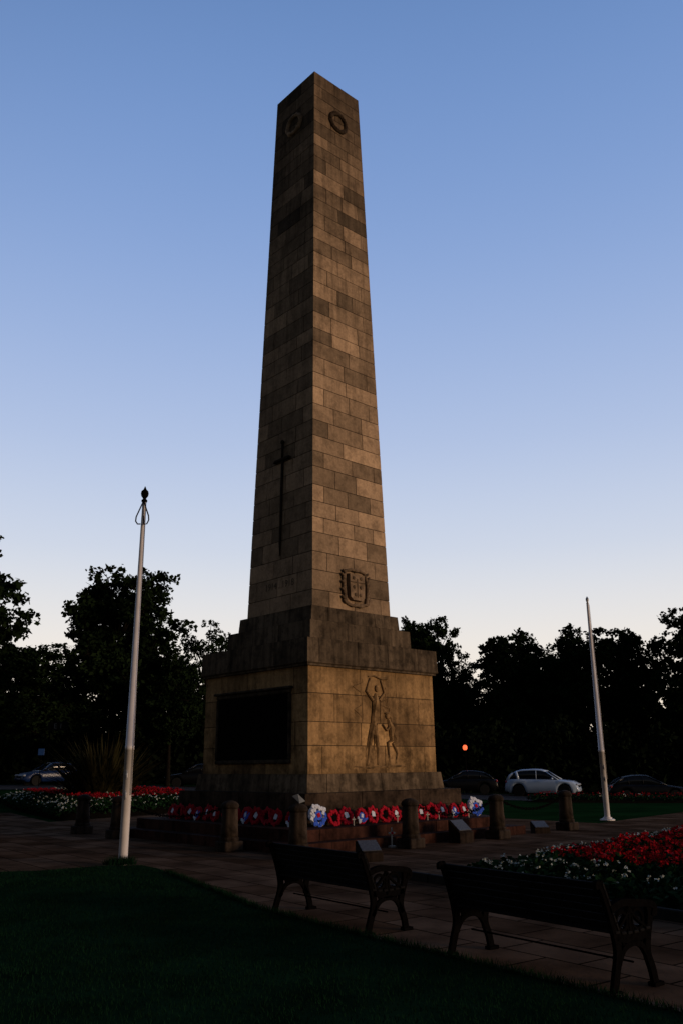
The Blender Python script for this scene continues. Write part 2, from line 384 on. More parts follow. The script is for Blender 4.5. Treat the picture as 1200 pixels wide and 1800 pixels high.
for x in(-1.485,1.485): w.box((x,0,.033),(.09,1.5,.066),bev=.02,tint=.1)
w.box((0,.885,.06),(3.2,.06,.12),bev=.02,tint=.1)
onface(w,'tablet_frame',M_cornice,'L',2.58,0,0,BH,parent=tab,smooth=False)
tab.children[0].matrix_local=Matrix.Identity(4)
# carved relief
w=MB()
def limb(pts,r,t=.55): w.tube([(x,y,-.012+z*.5) for x,y,z in pts],[q*.66 for q in r],7,tint=t)
def el(c,r,t=.55): w.ell((c[0],c[1],c[2]*.5),(r[0]*.8,r[1]*.85,r[2]*.5),seg=8,tint=t)
limb([(-.26,.02,0),(-.2,.35,.03),(-.17,.62,.05),(-.06,.95,.07),(-.03,1.25,.07),(.03,1.52,.07),(.05,1.72,.06)],[.09,.08,.11,.13,.10,.16,.05])
limb([(.08,.03,0),(.10,.4,.03),(.03,.62,.06),(.0,.95,.05)],[.07,.08,.10,.11])
el((.08,1.84,.07),(.085,.11,.09))
limb([(-.06,1.55,.08),(-.28,1.76,.09),(-.14,2.08,.09)],[.06,.05,.035]); limb([(.16,1.55,.08),(.34,1.75,.09),(.22,2.05,.09)],[.06,.05,.035])
limb([(-.2,2.12,.09),(0,2.14,.1),(.24,2.08,.1),(.42,2.1,.08)],[.02,.03,.035,.06],.3)
limb([(-.42,.1,.02),(-.40,2.05,.02)],[.024,.024],.1)
for i in range(6): limb([(.16+.03*i,1.55-.05*i,.02),(.38+.07*i,1.85-.24*i,.03),(.40+.05*i,1.3-.2*i,.02)],[.04,.05,.015],.35)
for i in range(4): limb([(-.14+.07*i,1.0,.08),(-.24+.1*i,.62,.09),(-.3+.13*i,.35,.03)],[.02,.03,.02],.3)
limb([(.48,.1,0),(.42,.55,.06),(.56,.6,.06),(.52,.95,.07),(.46,1.12,.07)],[.06,.07,.10,.12,.05],.45); el((.42,1.19,.07),(.08,.09,.08),.45); el((.42,1.25,.07),(.12,.04,.10),.3)
limb([(.55,1.0,.1),(.38,.84,.12),(.24,.98,.12)],[.05,.045,.03],.4); limb([(.68,.04,0),(.74,.3,.04),(.6,.55,.06)],[.05,.06,.08],.45)
limb([(-.42,1.15,.03),(-.66,1.3,.03),(-.44,1.42,.03)],[.02,.04,.02],.3); limb([(-.42,1.7,.03),(-.7,1.85,.03),(-.42,1.95,.03)],[.02,.04,.02],.3)
limb([(-1.1,-.05,0),(-.7,.0,.01),(-.3,-.04,.02),(.3,-.02,.02),(.9,.0,.01),(1.3,-.06,0)],[.02,.05,.05,.05,.06,.02],.3)
for i in range(9): limb([(-1.1+.12*i,-.04,0),(-.95+.12*i,.10+.07*(i%3),.03),(-.82+.12*i,-.02,0)],[.025,.03,.015],.3)
onface(w,'carved_relief',M_carved_body,'R',1.66,-.02,-.01,BH,parent=mem,smooth=False,label='worn carved relief of a standing figure above a kneeling one')

# ---------------------------------------------------------------- bollards, chains
def mc(r,l,z=0):
    c,s=math.cos(MR),math.sin(MR); return Vector((MC[0]+r*c-l*s,MC[1]+r*s+l*c,z))
bol=empty('bollard',(-.88,17.2,0),MR,'weathered stone bollard with domed top on the paving','bollard','stone bollards around the memorial')
w=MB(); w.box((0,0,.10),(.44,.44,.20),bev=.02,tint=.4); w.lathe([(.2,.2),(.205,.24),(.19,.28)],24,tint=.3); w.obj('base',M_bollard,bol)
w=MB(); w.lathe([(.185,.28),(.178,.4),(.165,.8),(.163,.84)],24,tint=.6); w.obj('post',M_bollard,bol,smooth=True)
w=MB(); w.lathe([(.163,.84),(.185,.86),(.188,.90),(.17,.935),(.12,.975),(.05,.995),(.01,1.0)],24,tint=.35); w.obj('cap',M_bollard,bol,smooth=True)
bp=[(1.40,19.2),(3.60,21.3),(5.86,23.8),(-2.40,18.9),(-5.65,22.5),(-7.0,24.1)]
for p in bp: copy_thing(bol,(p[0],p[1],0),MR+random.uniform(-.05,.05))
def chain(p,q):
    b=MB(); p=Vector(p);q=Vector(q); n=int((q-p).length/.085)
    pts=[p.lerp(q,i/n)-Vector((0,0,.26*(1-(2*i/n-1)**2))) for i in range(n+1)]
    for i in range(n):
        t=(pts[i+1]-pts[i]).normalized(); s=t.cross(Vector((0,0,1))).normalized(); u=s.cross(t)
        if i%2: s,u=u,s
        M=Matrix((t,s,t.cross(s))).transposed()
        b.torus(.03,.009,(pts[i]+pts[i+1])/2,M,10,5,sx=1.9)
    o=b.obj('chain',M_iron,label='black iron chain slung between two stone bollards',cat='chain'); o['group']='chains between the bollards'
def edge(a,b): 
    A=Vector((a[0],a[1],.86));B=Vector((b[0],b[1],.86)); d=(B-A).normalized()*.17; return A+d,B-d
for a,b_ in((bp[0],bp[1]),(bp[1],bp[2]),(bp[3],bp[4]),(bp[4],bp[5])): chain(*edge(a,b_))

# ---------------------------------------------------------------- plaques
M_plate=mat('bronze_plate',(.05,.05,.053),.5,.4,30,0,0,.25)
def plaque(name,loc,rz,wd,dp,h,label):
    e=empty(name,loc,rz,label,'plaque','memorial plaques near the bollards')
    b=MB(); x=wd/2;y=dp/2; h0=h*.45
    b.add([(-x,-y,0),(x,-y,0),(x,y,0),(-x,y,0),(-x,-y,h0),(x,-y,h0),(x,y,h),(-x,y,h)],[(3,2,1,0),(0,1,5,4),(1,2,6,5),(2,3,7,6),(3,0,4,7),(4,5,6,7)],.1); b.obj('stand',M_step,e)
    b=MB(); a=math.atan2(h-h0,dp); b.box((0,0,(h+h0)/2+.018),(wd*.9,dp*1.0,.02),Matrix.Rotation(a,3,'X'),.004); b.obj('plate',M_plate,e)
plaque('memorial_plaque',(.45,16.75,0),math.radians(20),.42,.32,.34,'low wedge stone with slanted metal plaque on the paving')
plaque('memorial_plaque',mc(.75,-4.05),MR,.46,.34,.48,'dark wedge plaque standing at the platform edge')
plaque('memorial_plaque',(4.95,22.9,0),math.radians(10),.40,.32,.26,'small slanted plaque on a stone block')

# ---------------------------------------------------------------- wreaths
def wreath_src(kind,label):
    e=empty('poppy_wreath',(0,0,0),0,label,'wreath','remembrance wreaths on the memorial steps')
    M=Matrix.Rotation(math.pi/2,3,'X'); R=.150
    b=MB(); b.torus(R,.045,M=M,seg=24,sub=6,jit=.2); b.obj('ring',M_poppy if kind!='white' else M_card,e)
    def petals(name,m,sel):
        b=MB()
        for i in range(22):
            if not sel(i): continue
            a=i*2*math.pi/22+random.uniform(-.06,.06); r=R+random.choice((-.03,.0,.03)); c=Vector((r*math.cos(a),-.045+random.uniform(-.012,.008),r*math.sin(a)))
            for k in range(4):
                t=k*math.pi/2+a; d=Vector((math.cos(t)*.018,-.004*(k%2),math.sin(t)*.018)); b.ell(c+d,(.023,.010,.023),None,6)
        b.obj(name,m,e)
    if kind=='red': petals('poppies',M_poppy,lambda i:True)
    elif kind=='mix': petals('poppies',M_poppy,lambda i:i<13); petals('white_flowers',M_card,lambda i:13<=i<17); petals('blue_flowers',M_blue,lambda i:i>=17)
    else: petals('white_flowers',M_card,lambda i:i<12); petals('blue_flowers',M_blue,lambda i:i>=12)
    b=MB()
    if kind=='red': b.box((0.01,-.04,.02),(.11,.006,.13),Matrix.Rotation(.12,3,'Y')); b.obj('card',M_card,e)
    elif kind=='mix': b.lathe([(.085,0),(.085,.012)],18,(0,-.03,0),M); b.obj('emblem_disc',M_blue,e)
    elif kind=='white': b.lathe([(.085,0),(.085,.012)],18,(0,-.03,0),M); b.obj('emblem_disc',M_blue,e)
    if kind=='mix':
        b=MB(); b.box((0,-.05,0),(.07,.006,.09)); b.obj('card',M_card,e)
    if kind=='white':
        b=MB(); b.box((0,-.05,0),(.07,.006,.07)); b.obj('card',M_poppy,e)
    return e
LBL={'red':'red poppy wreath with white card leaning on the step','plain':'red poppy wreath with dark centre leaning on the step','mix':'poppy wreath with blue and white centre on the step','white':'white and blue wreath with red centre on the step'}
def wreath_plain():
    e=wreath_src('red',LBL['plain'])
    for c in list(e.children):
        if c.name.startswith('card'): bpy.data.objects.remove(c)
    b=MB(); b.lathe([(.07,0),(.07,.012)],18,(0,-.03,0),Matrix.Rotation(math.pi/2,3,'X')); b.obj('emblem_disc',M_bronze,e); return e
src={'red':wreath_src('red',LBL['red']),'mix':wreath_src('mix',LBL['mix']),'white':wreath_src('white',LBL['white']),'plain':wreath_plain()}
lean=math.radians(-14); used=set()
def put_wreath(kind,p,rz,sc=1):
    o=src[kind] if kind not in used else copy_thing(src[kind],(0,0,0),0)
    used.add(kind); o.location=p; o.rotation_euler=(lean+random.uniform(-.12,.05),random.uniform(-.4,.4),rz+random.uniform(-.12,.12)); o.scale=(sc,)*3
seqR=['white','plain','red','mix','red','plain','red','mix','red','plain','red','mix','red','white']
for i,kd in enumerate(seqR):
    sc=random.uniform(.84,.98)*(1.25 if i in(0,13) else 1); put_wreath(kd,mc(-2.35+i*.395+random.uniform(-.03,.03),-2.72-.05*(i%2)-random.uniform(0,.03),.43+.185*sc),MR,sc)
seqL=['mix','red','plain','red','mix','red','plain','red','red','mix','red','plain','red']
for i,kd in enumerate(seqL):
    sc=random.uniform(.84,1.0); put_wreath(kd,mc(-2.72-.05*(i%2)-random.uniform(0,.03),-2.3+i*.40+random.uniform(-.04,.04),.43+.185*sc),MR-math.pi/2,sc)
e=empty('wooden_cross',mc(-1.15,-3.75,0),MR,'small pale wooden remembrance cross beside the steps','cross')
b=MB(); b.box((0,0,.2),(.035,.02,.4),bev=.004); b.box((0,-.001,.29),(.2,.018,.035),bev=.004); b.box((0,0,.02),(.14,.1,.04),bev=.005); b.obj('cross_body',mat('pale_wood',(.4,.36,.3),.7,.2,20),e)
b=MB(); b.lathe([(.03,0),(.03,.01)],10,(0,-.012,.29),Matrix.Rotation(math.pi/2,3,'X')); b.obj('poppy',M_poppy,e)
for k_,(r_,l_) in enumerate(((-.2,-3.0),(.75,-3.05),(1.7,-3.0),(2.2,-3.08),(-1.6,-3.05),(1.2,-3.0))):
    e2=empty('remembrance_cross',mc(r_,l_,.43),MR+random.uniform(-.3,.3),'tiny pale wooden cross standing on the step','cross','small crosses on the memorial step')
    b=MB(); b.box((0,0,.09),(.022,.012,.18),bev=.002); b.box((0,-.001,.13),(.1,.010,.022),bev=.002); b.obj('cross_body',bpy.data.materials['pale_wood'],e2)
e=empty('paper_tribute',(-.88,17.2,1.0),MR+.4,'crumpled pale paper tribute resting on a bollard','tribute')
b=MB(); b.add([(-.1,-.08,.0),(.09,-.1,.03),(.12,.07,.10),(-.06,.1,.12),(-.02,0,.17),(-.1,-.08,.012),(.09,-.1,.042),(.12,.07,.112),(-.06,.1,.132)],[(0,1,2,3),(5,6,4),(6,7,4),(7,8,4),(8,5,4),(0,5,8,3),(0,1,6,5),(1,2,7,6),(2,3,8,7)]); b.obj('paper',mat('grey_paper',(.12,.12,.11),.8,.2,8),e)

# ---------------------------------------------------------------- flagpoles
def flagpole(loc,H,label,r0=.095,loop=True):
    e=empty('flagpole',loc,0,label,'flagpole','white flagpoles beside the memorial')
    b=MB(); b.lathe([(r0,0),(r0,.04),(r0*.98,2.0),(r0*1.03,2.0),(r0*1.03,2.08),(r0*.95,2.08),(r0*.48,H-.2),(r0*.45,H-.18)],20); b.obj('pole',M_pole,e,smooth=True)
    b=MB(); b.lathe([(.035,H-.2),(.06,H-.17),(.06,H-.14),(.035,H-.12),(.035,H-.1),(.07,H-.05),(.08,H),(.07,H+.05),(.03,H+.09),(.012,H+.14),(.002,H+.16)] if loop else [(.03,H-.2),(.045,H-.16),(.03,H-.12),(.05,H-.05),(.05,H),(.02,H+.05),(.002,H+.08)],16); b.obj('finial',M_iron if loop else M_rim,e,smooth=True)
    b=MB(); b.tube([(.085,-.06,1.2),(.075,-.05,H*.5),(.045,-.03,H-.2)],.006,5)
    if loop:
        b.tube([(0,-.05,H-.16),(-.07,-.07,H-.36),(-.125,-.09,H-.52),(-.13,-.09,H-.61),(-.09,-.09,H-.67),(-.03,-.09,H-.67)],.014,6)
        b.tube([(0,-.05,H-.16),(.07,-.08,H-.36),(.125,-.1,H-.50),(.135,-.1,H-.59),(.1,-.1,H-.67),(.04,-.09,H-.68),(.02,-.09,H-.5)],.014,6)
    b.obj('halyard',M_wood if loop else M_pole,e,smooth=True)
    for z in(1.2,1.55):
        b=MB(); b.box((.0,-r0-.015,z),(.04,.03,.10),bev=.006); b.tube([(0,-r0-.035,z-.08),(0,-r0-.045,z),(0,-r0-.035,z+.08)],.012,6)
        b.obj('cleat',M_rim,e)
    if not loop:
        b=MB(); b.lathe([(.22,0),(.22,.035),(.14,.05),(.13,.09),(.09,.1),(.085,.14)],20); b.obj('base_collar',M_pole,e)
    return e
flagpole((-4.01,16.5,0),7.05,'tall white flagpole with dark ball finial and looped rope',.082)
flagpole((8.02,27.5,0),6.85,'white flagpole on a stepped round base by the grass',.085,False)

# ---------------------------------------------------------------- benches
BL=1.85
bench=empty('park_bench',(-.845,11.13,0),math.radians(-53.13),'dark slatted park bench with cast iron ends on the paving','bench','park benches facing the flower bed')
def stroke(b,pts,wd,x,th=.035):
    P=[Vector((p[0],p[1])) for p in pts]
    Q=[]
    for i in range(len(P)-1):
        a=P[max(i-1,0)];b0=P[i];c=P[i+1];d=P[min(i+2,len(P)-1)]
        for t in(0,.25,.5,.75):
            Q.append(.5*((2*b0)+(-a+c)*t+(2*a-5*b0+4*c-d)*t*t+(-a+3*b0-3*c+d)*t**3))
    Q.append(P[-1]); vs=[];fs=[];n=len(Q)
    for i,q in enumerate(Q):
        t=(Q[min(i+1,n-1)]-Q[max(i-1,0)]).normalized(); nn=Vector((-t.y,t.x)); w_=wd/2
        for sx,sn in((-1,-1),(1,-1),(1,1),(-1,1)):
            vs.append((x+sx*th/2,q.x+nn.x*sn*w_,q.y+nn.y*sn*w_))
    for i in range(n-1):
        for k in range(4): fs.append((i*4+k,i*4+(k+1)%4,i*4+4+(k+1)%4,i*4+4+k))
    fs+=[(3,2,1,0),tuple((n-1)*4+k for k in range(4))]
    b.add(vs,fs)
def end_frame(x):
    b=MB(); YM=Matrix(((0,0,1),(1,0,0),(0,1,0)))
    stroke(b,[(-.03,.0),(.01,.12),(.06,.28),(.045,.42),(0,.58),(-.06,.74),(-.10,.80)],.066,x)
    stroke(b,[(-.10,.80),(-.13,.79),(-.125,.755)],.04,x)
    stroke(b,[(-.08,.014),(.04,.014)],.03,x,.07)
    stroke(b,[(.50,.0),(.475,.12),(.43,.25),(.455,.38),(.50,.50),(.50,.585)],.066,x)
    stroke(b,[(.45,.014),(.57,.014)],.03,x,.07)
    stroke(b,[(.05,.40),(.25,.37),(.47,.40)],.065,x)
    stroke(b,[(.0,.60),(.14,.635),(.32,.62),(.50,.60),(.56,.57),(.55,.53),(.52,.54)],.055,x,.055)
    stroke(b,[(.04,.18),(.13,.30),(.25,.335),(.37,.30),(.45,.18)],.042,x)
    for cy,cz,r in((.14,.50,.07),(.34,.50,.075),(.24,.44,.035),(.24,.555,.03)): b.torus(r,.017,(x,cy,cz),YM,18,5)
    for cy in(.10,.41): b.torus(.045,.016,(x,cy,.33),YM,14,5)
    b.torus(.035,.014,(x,.055,.22),YM,12,5); b.torus(.035,.014,(x,.435,.22),YM,12,5)
    stroke(b,[(.235,.37),(.23,.5),(.24,.61)],.026,x)
    stroke(b,[(.07,.44),(.15,.50),(.24,.58)],.02,x); stroke(b,[(.43,.44),(.33,.5),(.24,.58)],.02,x)
    return b
for x in(.03,BL-.03): end_frame(x).obj('end_frame',M_iron,bench,smooth=False)
b=MB()
for i in range(6):
    y=.06+i*.078; z=.425-.012*math.sin(i/5*math.pi)+(.0 if i else .006); b.box((BL/2,y,z),(BL-.01,.062,.024),bev=.006)
b.obj('seat',M_wood,bench)
b=MB()
for i in range(6):
    t=i/5; z=.47+t*.30; y=.045-t*.125+.02; b.box((BL/2,y,z),(BL-.01,.022,.059),Matrix.Rotation(math.radians(21),3,'X'),.004)
b.box((BL/2,.02,.6),(.035,.012,.36),Matrix.Rotation(math.radians(21),3,'X'),.003)
b.obj('backrest',M_wood,bench)
b=MB(); b.tube([(0.03,.25,.2),(BL-.03,.25,.2)],.008,6); b.obj('tie_rod',M_iron,bench)
copy_thing(bench,(.97,8.69,0),math.radians(-53.6),1.0,'dark slatted bench with iron ends beside the lawn edging')

# ---------------------------------------------------------------- flower beds
def rhombs(C,A,B):
    n=len(C); V=np.empty((n,4,3)); V[:,0]=C-A; V[:,1]=C-B; V[:,2]=C+A; V[:,3]=C+B
    return V.reshape(-1,3)
def fastmesh(name,V,m):
    n=len(V)//4; me=bpy.data.meshes.new(name); me.vertices.add(len(V)); me.vertices.foreach_set('co',V.astype(np.float32).ravel())
    me.loops.add(4*n); me.loops.foreach_set('vertex_index',np.arange(4*n,dtype=np.int32)); me.polygons.add(n)
    me.polygons.foreach_set('loop_start',np.arange(0,4*n,4,dtype=np.int32)); me.materials.append(m); me.update(calc_edges=True); me.validate(); return me
def leafquads(C,s0,s1,flat=0,asp=.6):
    n=len(C); a=rng.normal(size=(n,3)); 
    if flat: a[:,2]*=flat
    a/=np.linalg.norm(a,axis=1)[:,None]; b=rng.normal(size=(n,3)); b=np.cross(a,b); b/=np.linalg.norm(b,axis=1)[:,None]
    s=rng.uniform(s0,s1,n)[:,None]; return rhombs(C,a*s,b*s*asp)
def addobj(name,me,parent=None,loc=(0,0,0),kind=None,label=None,cat=None):
    o=bpy.data.objects.new(name,me); COL.objects.link(o); place(o,parent,loc,None,label,cat)
    if kind:o['kind']=kind
    return o
def bed(P0,A,B,SA,SB,label,nleaf,zones,mound=.22,soilz=.06,zf=None):
    P0=np.array(P0);A=np.array(A);B=np.array(B)
    zf=zf or (lambda x,y:0)
    def H(s,t):
        e=np.minimum.reduce([s,t,SA-s,SB-t]); return soilz+mound*np.clip(e/1.2,0,1)**.6
    b=MB(); ns,nt_=24,24; vs=[];fs=[]
    for j in range(nt_+1):
        for i in range(ns+1):
            s=SA*i/ns; t=SB*j/nt_; p=P0+s*A+t*B; vs.append((p[0],p[1],float(H(s,t))+zf(p[0],p[1])-(.06 if i in(0,ns) or j in(0,nt_) else 0)))
    for j in range(nt_):
        for i in range(ns): q=j*(ns+1)+i; fs.append((q,q+1,q+ns+2,q+ns+1))
    b.add(vs,fs); o=b.obj('flower_bed',M_soil,label=label,cat='flower bed',smooth=True)
    if o.data.polygons[0].normal.z<0:o.data.flip_normals()
    def pts(n,s0,s1,t0,t1):
        s=rng.uniform(s0,s1,n);t=rng.uniform(t0,t1,n); x=P0[0]+s*A[0]+t*B[0]; y=P0[1]+s*A[1]+t*B[1]
        g=np.array([zf(a,c) for a,c in zip(x,y)]) if zf(0,60)!=0 or zf(10,60)!=0 else 0
        bump=.05*np.sin(x*5.1+y*2)*np.sin(y*4.3-x)
        return np.stack([x,y,H(s,t)+g+bump],1)
    C=pts(nleaf,.05,SA-.05,.05,SB-.05); C[:,2]+=rng.uniform(.0,.17,nleaf)
    addobj('foliage',fastmesh('foliage',leafquads(C,.03,.07,.6),M_bed),o,kind='stuff')
    G={}
    for m,nm,n,z,(s0,s1,t0,t1),sz,k in zones:
        C=pts(n,s0,s1,t0,t1); C[:,2]+=z+rng.uniform(-.03,.05,n)
        C=np.repeat(C,k,0)+rng.normal(size=(n*k,3))*sz*.6*np.array([1,1,.6])
        G.setdefault((nm,m),[]).append(leafquads(C,sz*.45,sz*.85,.5,.85))
    for (nm,m),L_ in G.items(): addobj(nm,fastmesh(nm,np.concatenate(L_),m),o,kind='stuff')
    return o
bed((1.66,13.28),(.58,-.815),(.645,.765),8.8,13,'raised bed of red and white begonias edged by a dark kerb',70000,[
 (M_white,'white_blossoms',330,.17,(.05,.85,.1,12.8),.027,6),
 (M_white,'white_blossoms',200,.17,(.6,8.7,.1,1.0),.024,6),
 (M_red,'red_blossoms',3000,.20,(.85,8.7,1.15,12.8),.042,7)],mound=.18)
b=MB()
for (P,D,Ln) in (((.75,14.48),(.576,-.818),9.9),((1.52,13.43),(.645,.765),13.5)):
    a=math.atan2(D[1],D[0]); n=int(Ln/.9)
    for i in range(n):
        t=(i+.5)*Ln/n; b.box((P[0]+D[0]*t,P[1]+D[1]*t,.055),(Ln/n-.01,.09,.13),Matrix.Rotation(a,3,'Z'),.012,random.random())
o=b.obj('bed_kerb',mat('dark_kerb',(.012,.010,.008),.85,.4,5,0,.2,.1),label='low dark kerb around the flower bed',cat='kerb'); o['kind']='structure'
bed((-9.5,29.9),(.6,.8),(-.49,.872),8,15,'planted bed of red and white flowers round a spiky plant',40000,[
 (M_white,'white_blossoms',110,.2,(.1,8,.1,1.2),.035,5),(M_white,'white_blossoms',140,.2,(.1,1.2,.1,15),.035,5),
 (M_redd,'red_blossoms',700,.22,(1.4,2.6,1.3,14.8),.045,5),(M_redd,'red_blossoms',400,.22,(1.4,7.8,1.3,2.2),.045,5),
 (M_white,'white_blossoms',90,.24,(2.8,3.6,3,14.8),.035,5),(M_redd,'red_blossoms',700,.28,(5,7.8,3,14.8),.05,5)],mound=.4)
bed((9.5,45.2),(1,0),(0,1),24,2.2,'long strip of red bedding flowers beside the road',9000,[
 (M_redd,'red_blossoms',500,.22,(.1,23.9,.1,2.1),.045,5),(M_white,'white_blossoms',40,.2,(.1,23.9,.1,.5),.04,5)],zf=gz)
bed((-27,44.5),(1,0),(0,1),9,1.5,'narrow bed of yellow flowers on the grass verge',3000,[(M_yellow,'yellow_blossoms',160,.2,(.1,8.9,.1,1.4),.05,5)],zf=gz)
b=MB()
for i in range(900):
    a=random.random()*6.28; L_=random.uniform(1.3,3.35); out=random.uniform(.1,1.0)**.75*L_*.9; wd=random.uniform(.04,.075)
    r0=random.uniform(0,1.1); bx,by=r0*math.cos(a),r0*math.sin(a); zt=math.sqrt(max(L_**2-out**2,.5))*.88; tx,ty=-math.sin(a)*wd,math.cos(a)*wd; vs=[]
    droop=random.choice((0,0,.3,.6,1.1))
    for k in range(6):
        t=k/5; o_=out*t**1.5; z=zt*(t-droop*.5*max(0,t-.6)); ww=(1-t**2.5)*(1 if k<5 else 0)+.02
        x=bx+o_*math.cos(a); y=by+o_*math.sin(a); vs+=[(x-tx*ww,y-ty*ww,z),(x+tx*ww,y+ty*ww,z)]
    fs=[(2*k,2*k+1,2*k+3,2*k+2) for k in range(5)]; b.add(vs,fs,random.random())
b.obj('spiky_plant',M_phorm,loc=(-9.9,36.5,.3),label='large clump of purple-green sword-leaved plant in the bed',cat='plant',recalc=False)

# ---------------------------------------------------------------- trees
def tree_data(seed,H,R,th,nl,nleaf,ls=(.10,.24),lobe=(.17,.31)):
    r=random.Random(seed); lob=[]
    zc=(H+th)/2; hz=(H-th)/2
    for i in range(nl):
        for _ in range(20):
            v=Vector((r.gauss(0,1),r.gauss(0,1),r.gauss(0,1))).normalized()*r.uniform(.4,.95)
            if v.z<-.75: continue
            break
        sc=1-.25*max(0,v.z)
        q=r.uniform(*lobe)*R
        lob.append((Vector((v.x*R*sc,v.y*R*sc,zc+v.z*(hz-q*.3))),q))
    w=MB(); top=Vector((r.uniform(-.3,.3),r.uniform(-.3,.3),zc+hz*.35)); rt=.02*H
    w.tube([(0,0,-.3),(0,0,.25),(.03,.02,th*.6),(top.x*.4,top.y*.4,th*1.3),tuple(top)],[rt*1.5,rt*1.1,rt*.85,rt*.6,rt*.15],10)
    for c,q in lob:
        t=r.uniform(.25,.95); s=Vector((top.x*.4,top.y*.4,th*.9)).lerp(top,t*.8); m=s.lerp(c,.5)+Vector((r.uniform(-.3,.3),r.uniform(-.3,.3),r.uniform(.1,.5)))
        w.tube([tuple(s),tuple(m),tuple(c)],[rt*.34,rt*.2,.03],5)
        for _ in range(3):
            v=Vector((r.gauss(0,1),r.gauss(0,1),r.gauss(0,1))).normalized()*q; w.tube([tuple(c),tuple(c+v)],[.035,.012],4)
    g=np.random.default_rng(seed); LC=np.array([tuple(c) for c,q in lob]); LQ=np.array([q for c,q in lob]); p=LQ**2; p/=p.sum()
    idx=g.choice(len(lob),nleaf,p=p); v=g.normal(size=(nleaf,3)); v/=np.linalg.norm(v,axis=1)[:,None]
    K=13; sub=g.normal(size=(len(lob),K,3)); sub/=np.linalg.norm(sub,axis=2)[:,:,None]; sub*=g.uniform(.5,1.4,(len(lob),K,1))
    k=g.integers(0,K,nleaf); C=LC[idx]+(sub[idx,k]+v*g.uniform(.05,.45,nleaf)[:,None])*LQ[idx][:,None]*np.array([1,1,.75])
    return w,fastmesh('crown',leafquads(C,ls[0],ls[1],.8,.62),M_leaf)
def tree(seed,H,R,th,nl,nleaf,loc,label,**k):
    w,cr=tree_data(seed,H,R,th,nl,nleaf,**k); e=empty('tree',loc,0,label,'tree','park trees around the memorial')
    w.obj('trunk',M_bark,e,smooth=True); addobj('crown',cr,e); return e
def T(x,y): return (x,y,gz(x,y))
A=tree(11,16,5.4,3.0,70,36000,T(-16.4,62),'broad dark leafy tree with a rounded crown')
B_=tree(12,15,4.6,3.2,50,22000,T(22.0,80),'dark leafy tree with an open ragged crown')
C_=tree(13,17,5.0,4.0,60,11000,T(-14.2,92),'tall thin-leaved tree with sky showing through',lobe=(.13,.22),ls=(.09,.20))
D_=tree(14,16.5,5.0,2.5,60,26000,T(-23.3,45.5),'large dark leafy tree at the park edge')
lab='dark leafy tree with a ragged crown'
def cp(src,x,y,H0,H,R0,R,rz,label=lab): copy_thing(src,T(x,y),rz,(R/R0,R/R0,H/H0),label)
cp(B_,-11.9,60,15,9.4,4.6,2.8,1.0); cp(A,-27.5,76,16,12.5,5.4,5.5,2.0)
cp(A,8.6,86,16,17.2,5.4,4.1,1.4); cp(B_,16.0,81,15,14.8,4.6,4.7,2.2)
cp(C_,12.8,93,17,14.0,5,3.8,1.2,'thin-leaved tree with sky showing through')
cp(B_,28.2,84,15,15.4,4.6,4.4,4.0); cp(A,29.8,71,16,15.4,5.4,5.0,5.0)
cp(C_,20.2,94,17,16.5,5,4.6,3.0,'thin-leaved tree with sky showing through'); cp(C_,26,95,17,16,5,4.6,5.0,'thin-leaved tree with sky showing through')
cp(A,37,76,16,17,5.4,6,.6); cp(D_,-34,60,16.5,17,5.6,6,2.6); cp(A,-5,96,16,14,5.4,4.6,.9); cp(D_,2,95,16.5,14,5.6,5.6,1.9)
def wood(name,x0,x1,y,dp,hf,n,label):
    nl=int((x1-x0)*1.1); cx=rng.uniform(x0,x1,nl); cy=rng.uniform(y,y+dp,nl); hh=np.array([hf(a) for a in cx]); cz=hh*rng.uniform(.25,1.1,nl)**.6; q=rng.uniform(.8,1.8,nl)
    cz=np.minimum(cz,hh-q*.3)
    idx=rng.integers(0,nl,n); v=rng.normal(size=(n,3)); v/=np.linalg.norm(v,axis=1)[:,None]
    C=np.stack([cx,cy,cz],1)[idx]+v*(q[idx]*rng.uniform(.4,1.15,n))[:,None]
    g=np.array([gz(a,y) for a in (x0,x1)]).mean(); C[:,2]+=g
    n2=n//2; C2=np.stack([rng.uniform(x0,x1,n2),rng.uniform(y,y+dp*.5,n2),rng.uniform(0,1,n2)],1); C2[:,2]*=np.array([hf(a)*.78 for a in C2[:,0]]); C2[:,2]+=g
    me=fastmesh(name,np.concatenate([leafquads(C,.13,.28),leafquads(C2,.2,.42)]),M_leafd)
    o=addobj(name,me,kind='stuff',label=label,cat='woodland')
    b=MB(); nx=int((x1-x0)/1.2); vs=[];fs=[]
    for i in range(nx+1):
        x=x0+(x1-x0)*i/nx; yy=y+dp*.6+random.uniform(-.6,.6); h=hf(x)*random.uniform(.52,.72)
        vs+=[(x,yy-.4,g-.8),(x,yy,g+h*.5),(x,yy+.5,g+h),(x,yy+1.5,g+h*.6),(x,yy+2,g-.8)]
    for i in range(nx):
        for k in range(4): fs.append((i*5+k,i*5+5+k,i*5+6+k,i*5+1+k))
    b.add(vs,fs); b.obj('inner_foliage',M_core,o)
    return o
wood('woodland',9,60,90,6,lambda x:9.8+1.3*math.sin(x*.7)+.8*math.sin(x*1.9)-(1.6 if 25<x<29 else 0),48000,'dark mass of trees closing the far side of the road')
wood('woodland',-70,-13.5,84,6,lambda x:7.2+1.2*math.sin(x*.6)+.7*math.sin(x*1.7),34000,'dark mass of trees beyond the flower bed')
wood('hedge',-16,12,88,4,lambda x:5.6+.5*math.sin(x*1.3),10000,'dark hedge line behind the memorial')
wood('hedge',-60,-9,66,2,lambda x:4.2+.5*math.sin(x),14000,'dark shrubs along the far side of the road')
wood('hedge',5,60,64,2,lambda x:4.2+.5*math.sin(x*.8),14000,'dark hedge behind the parked cars')

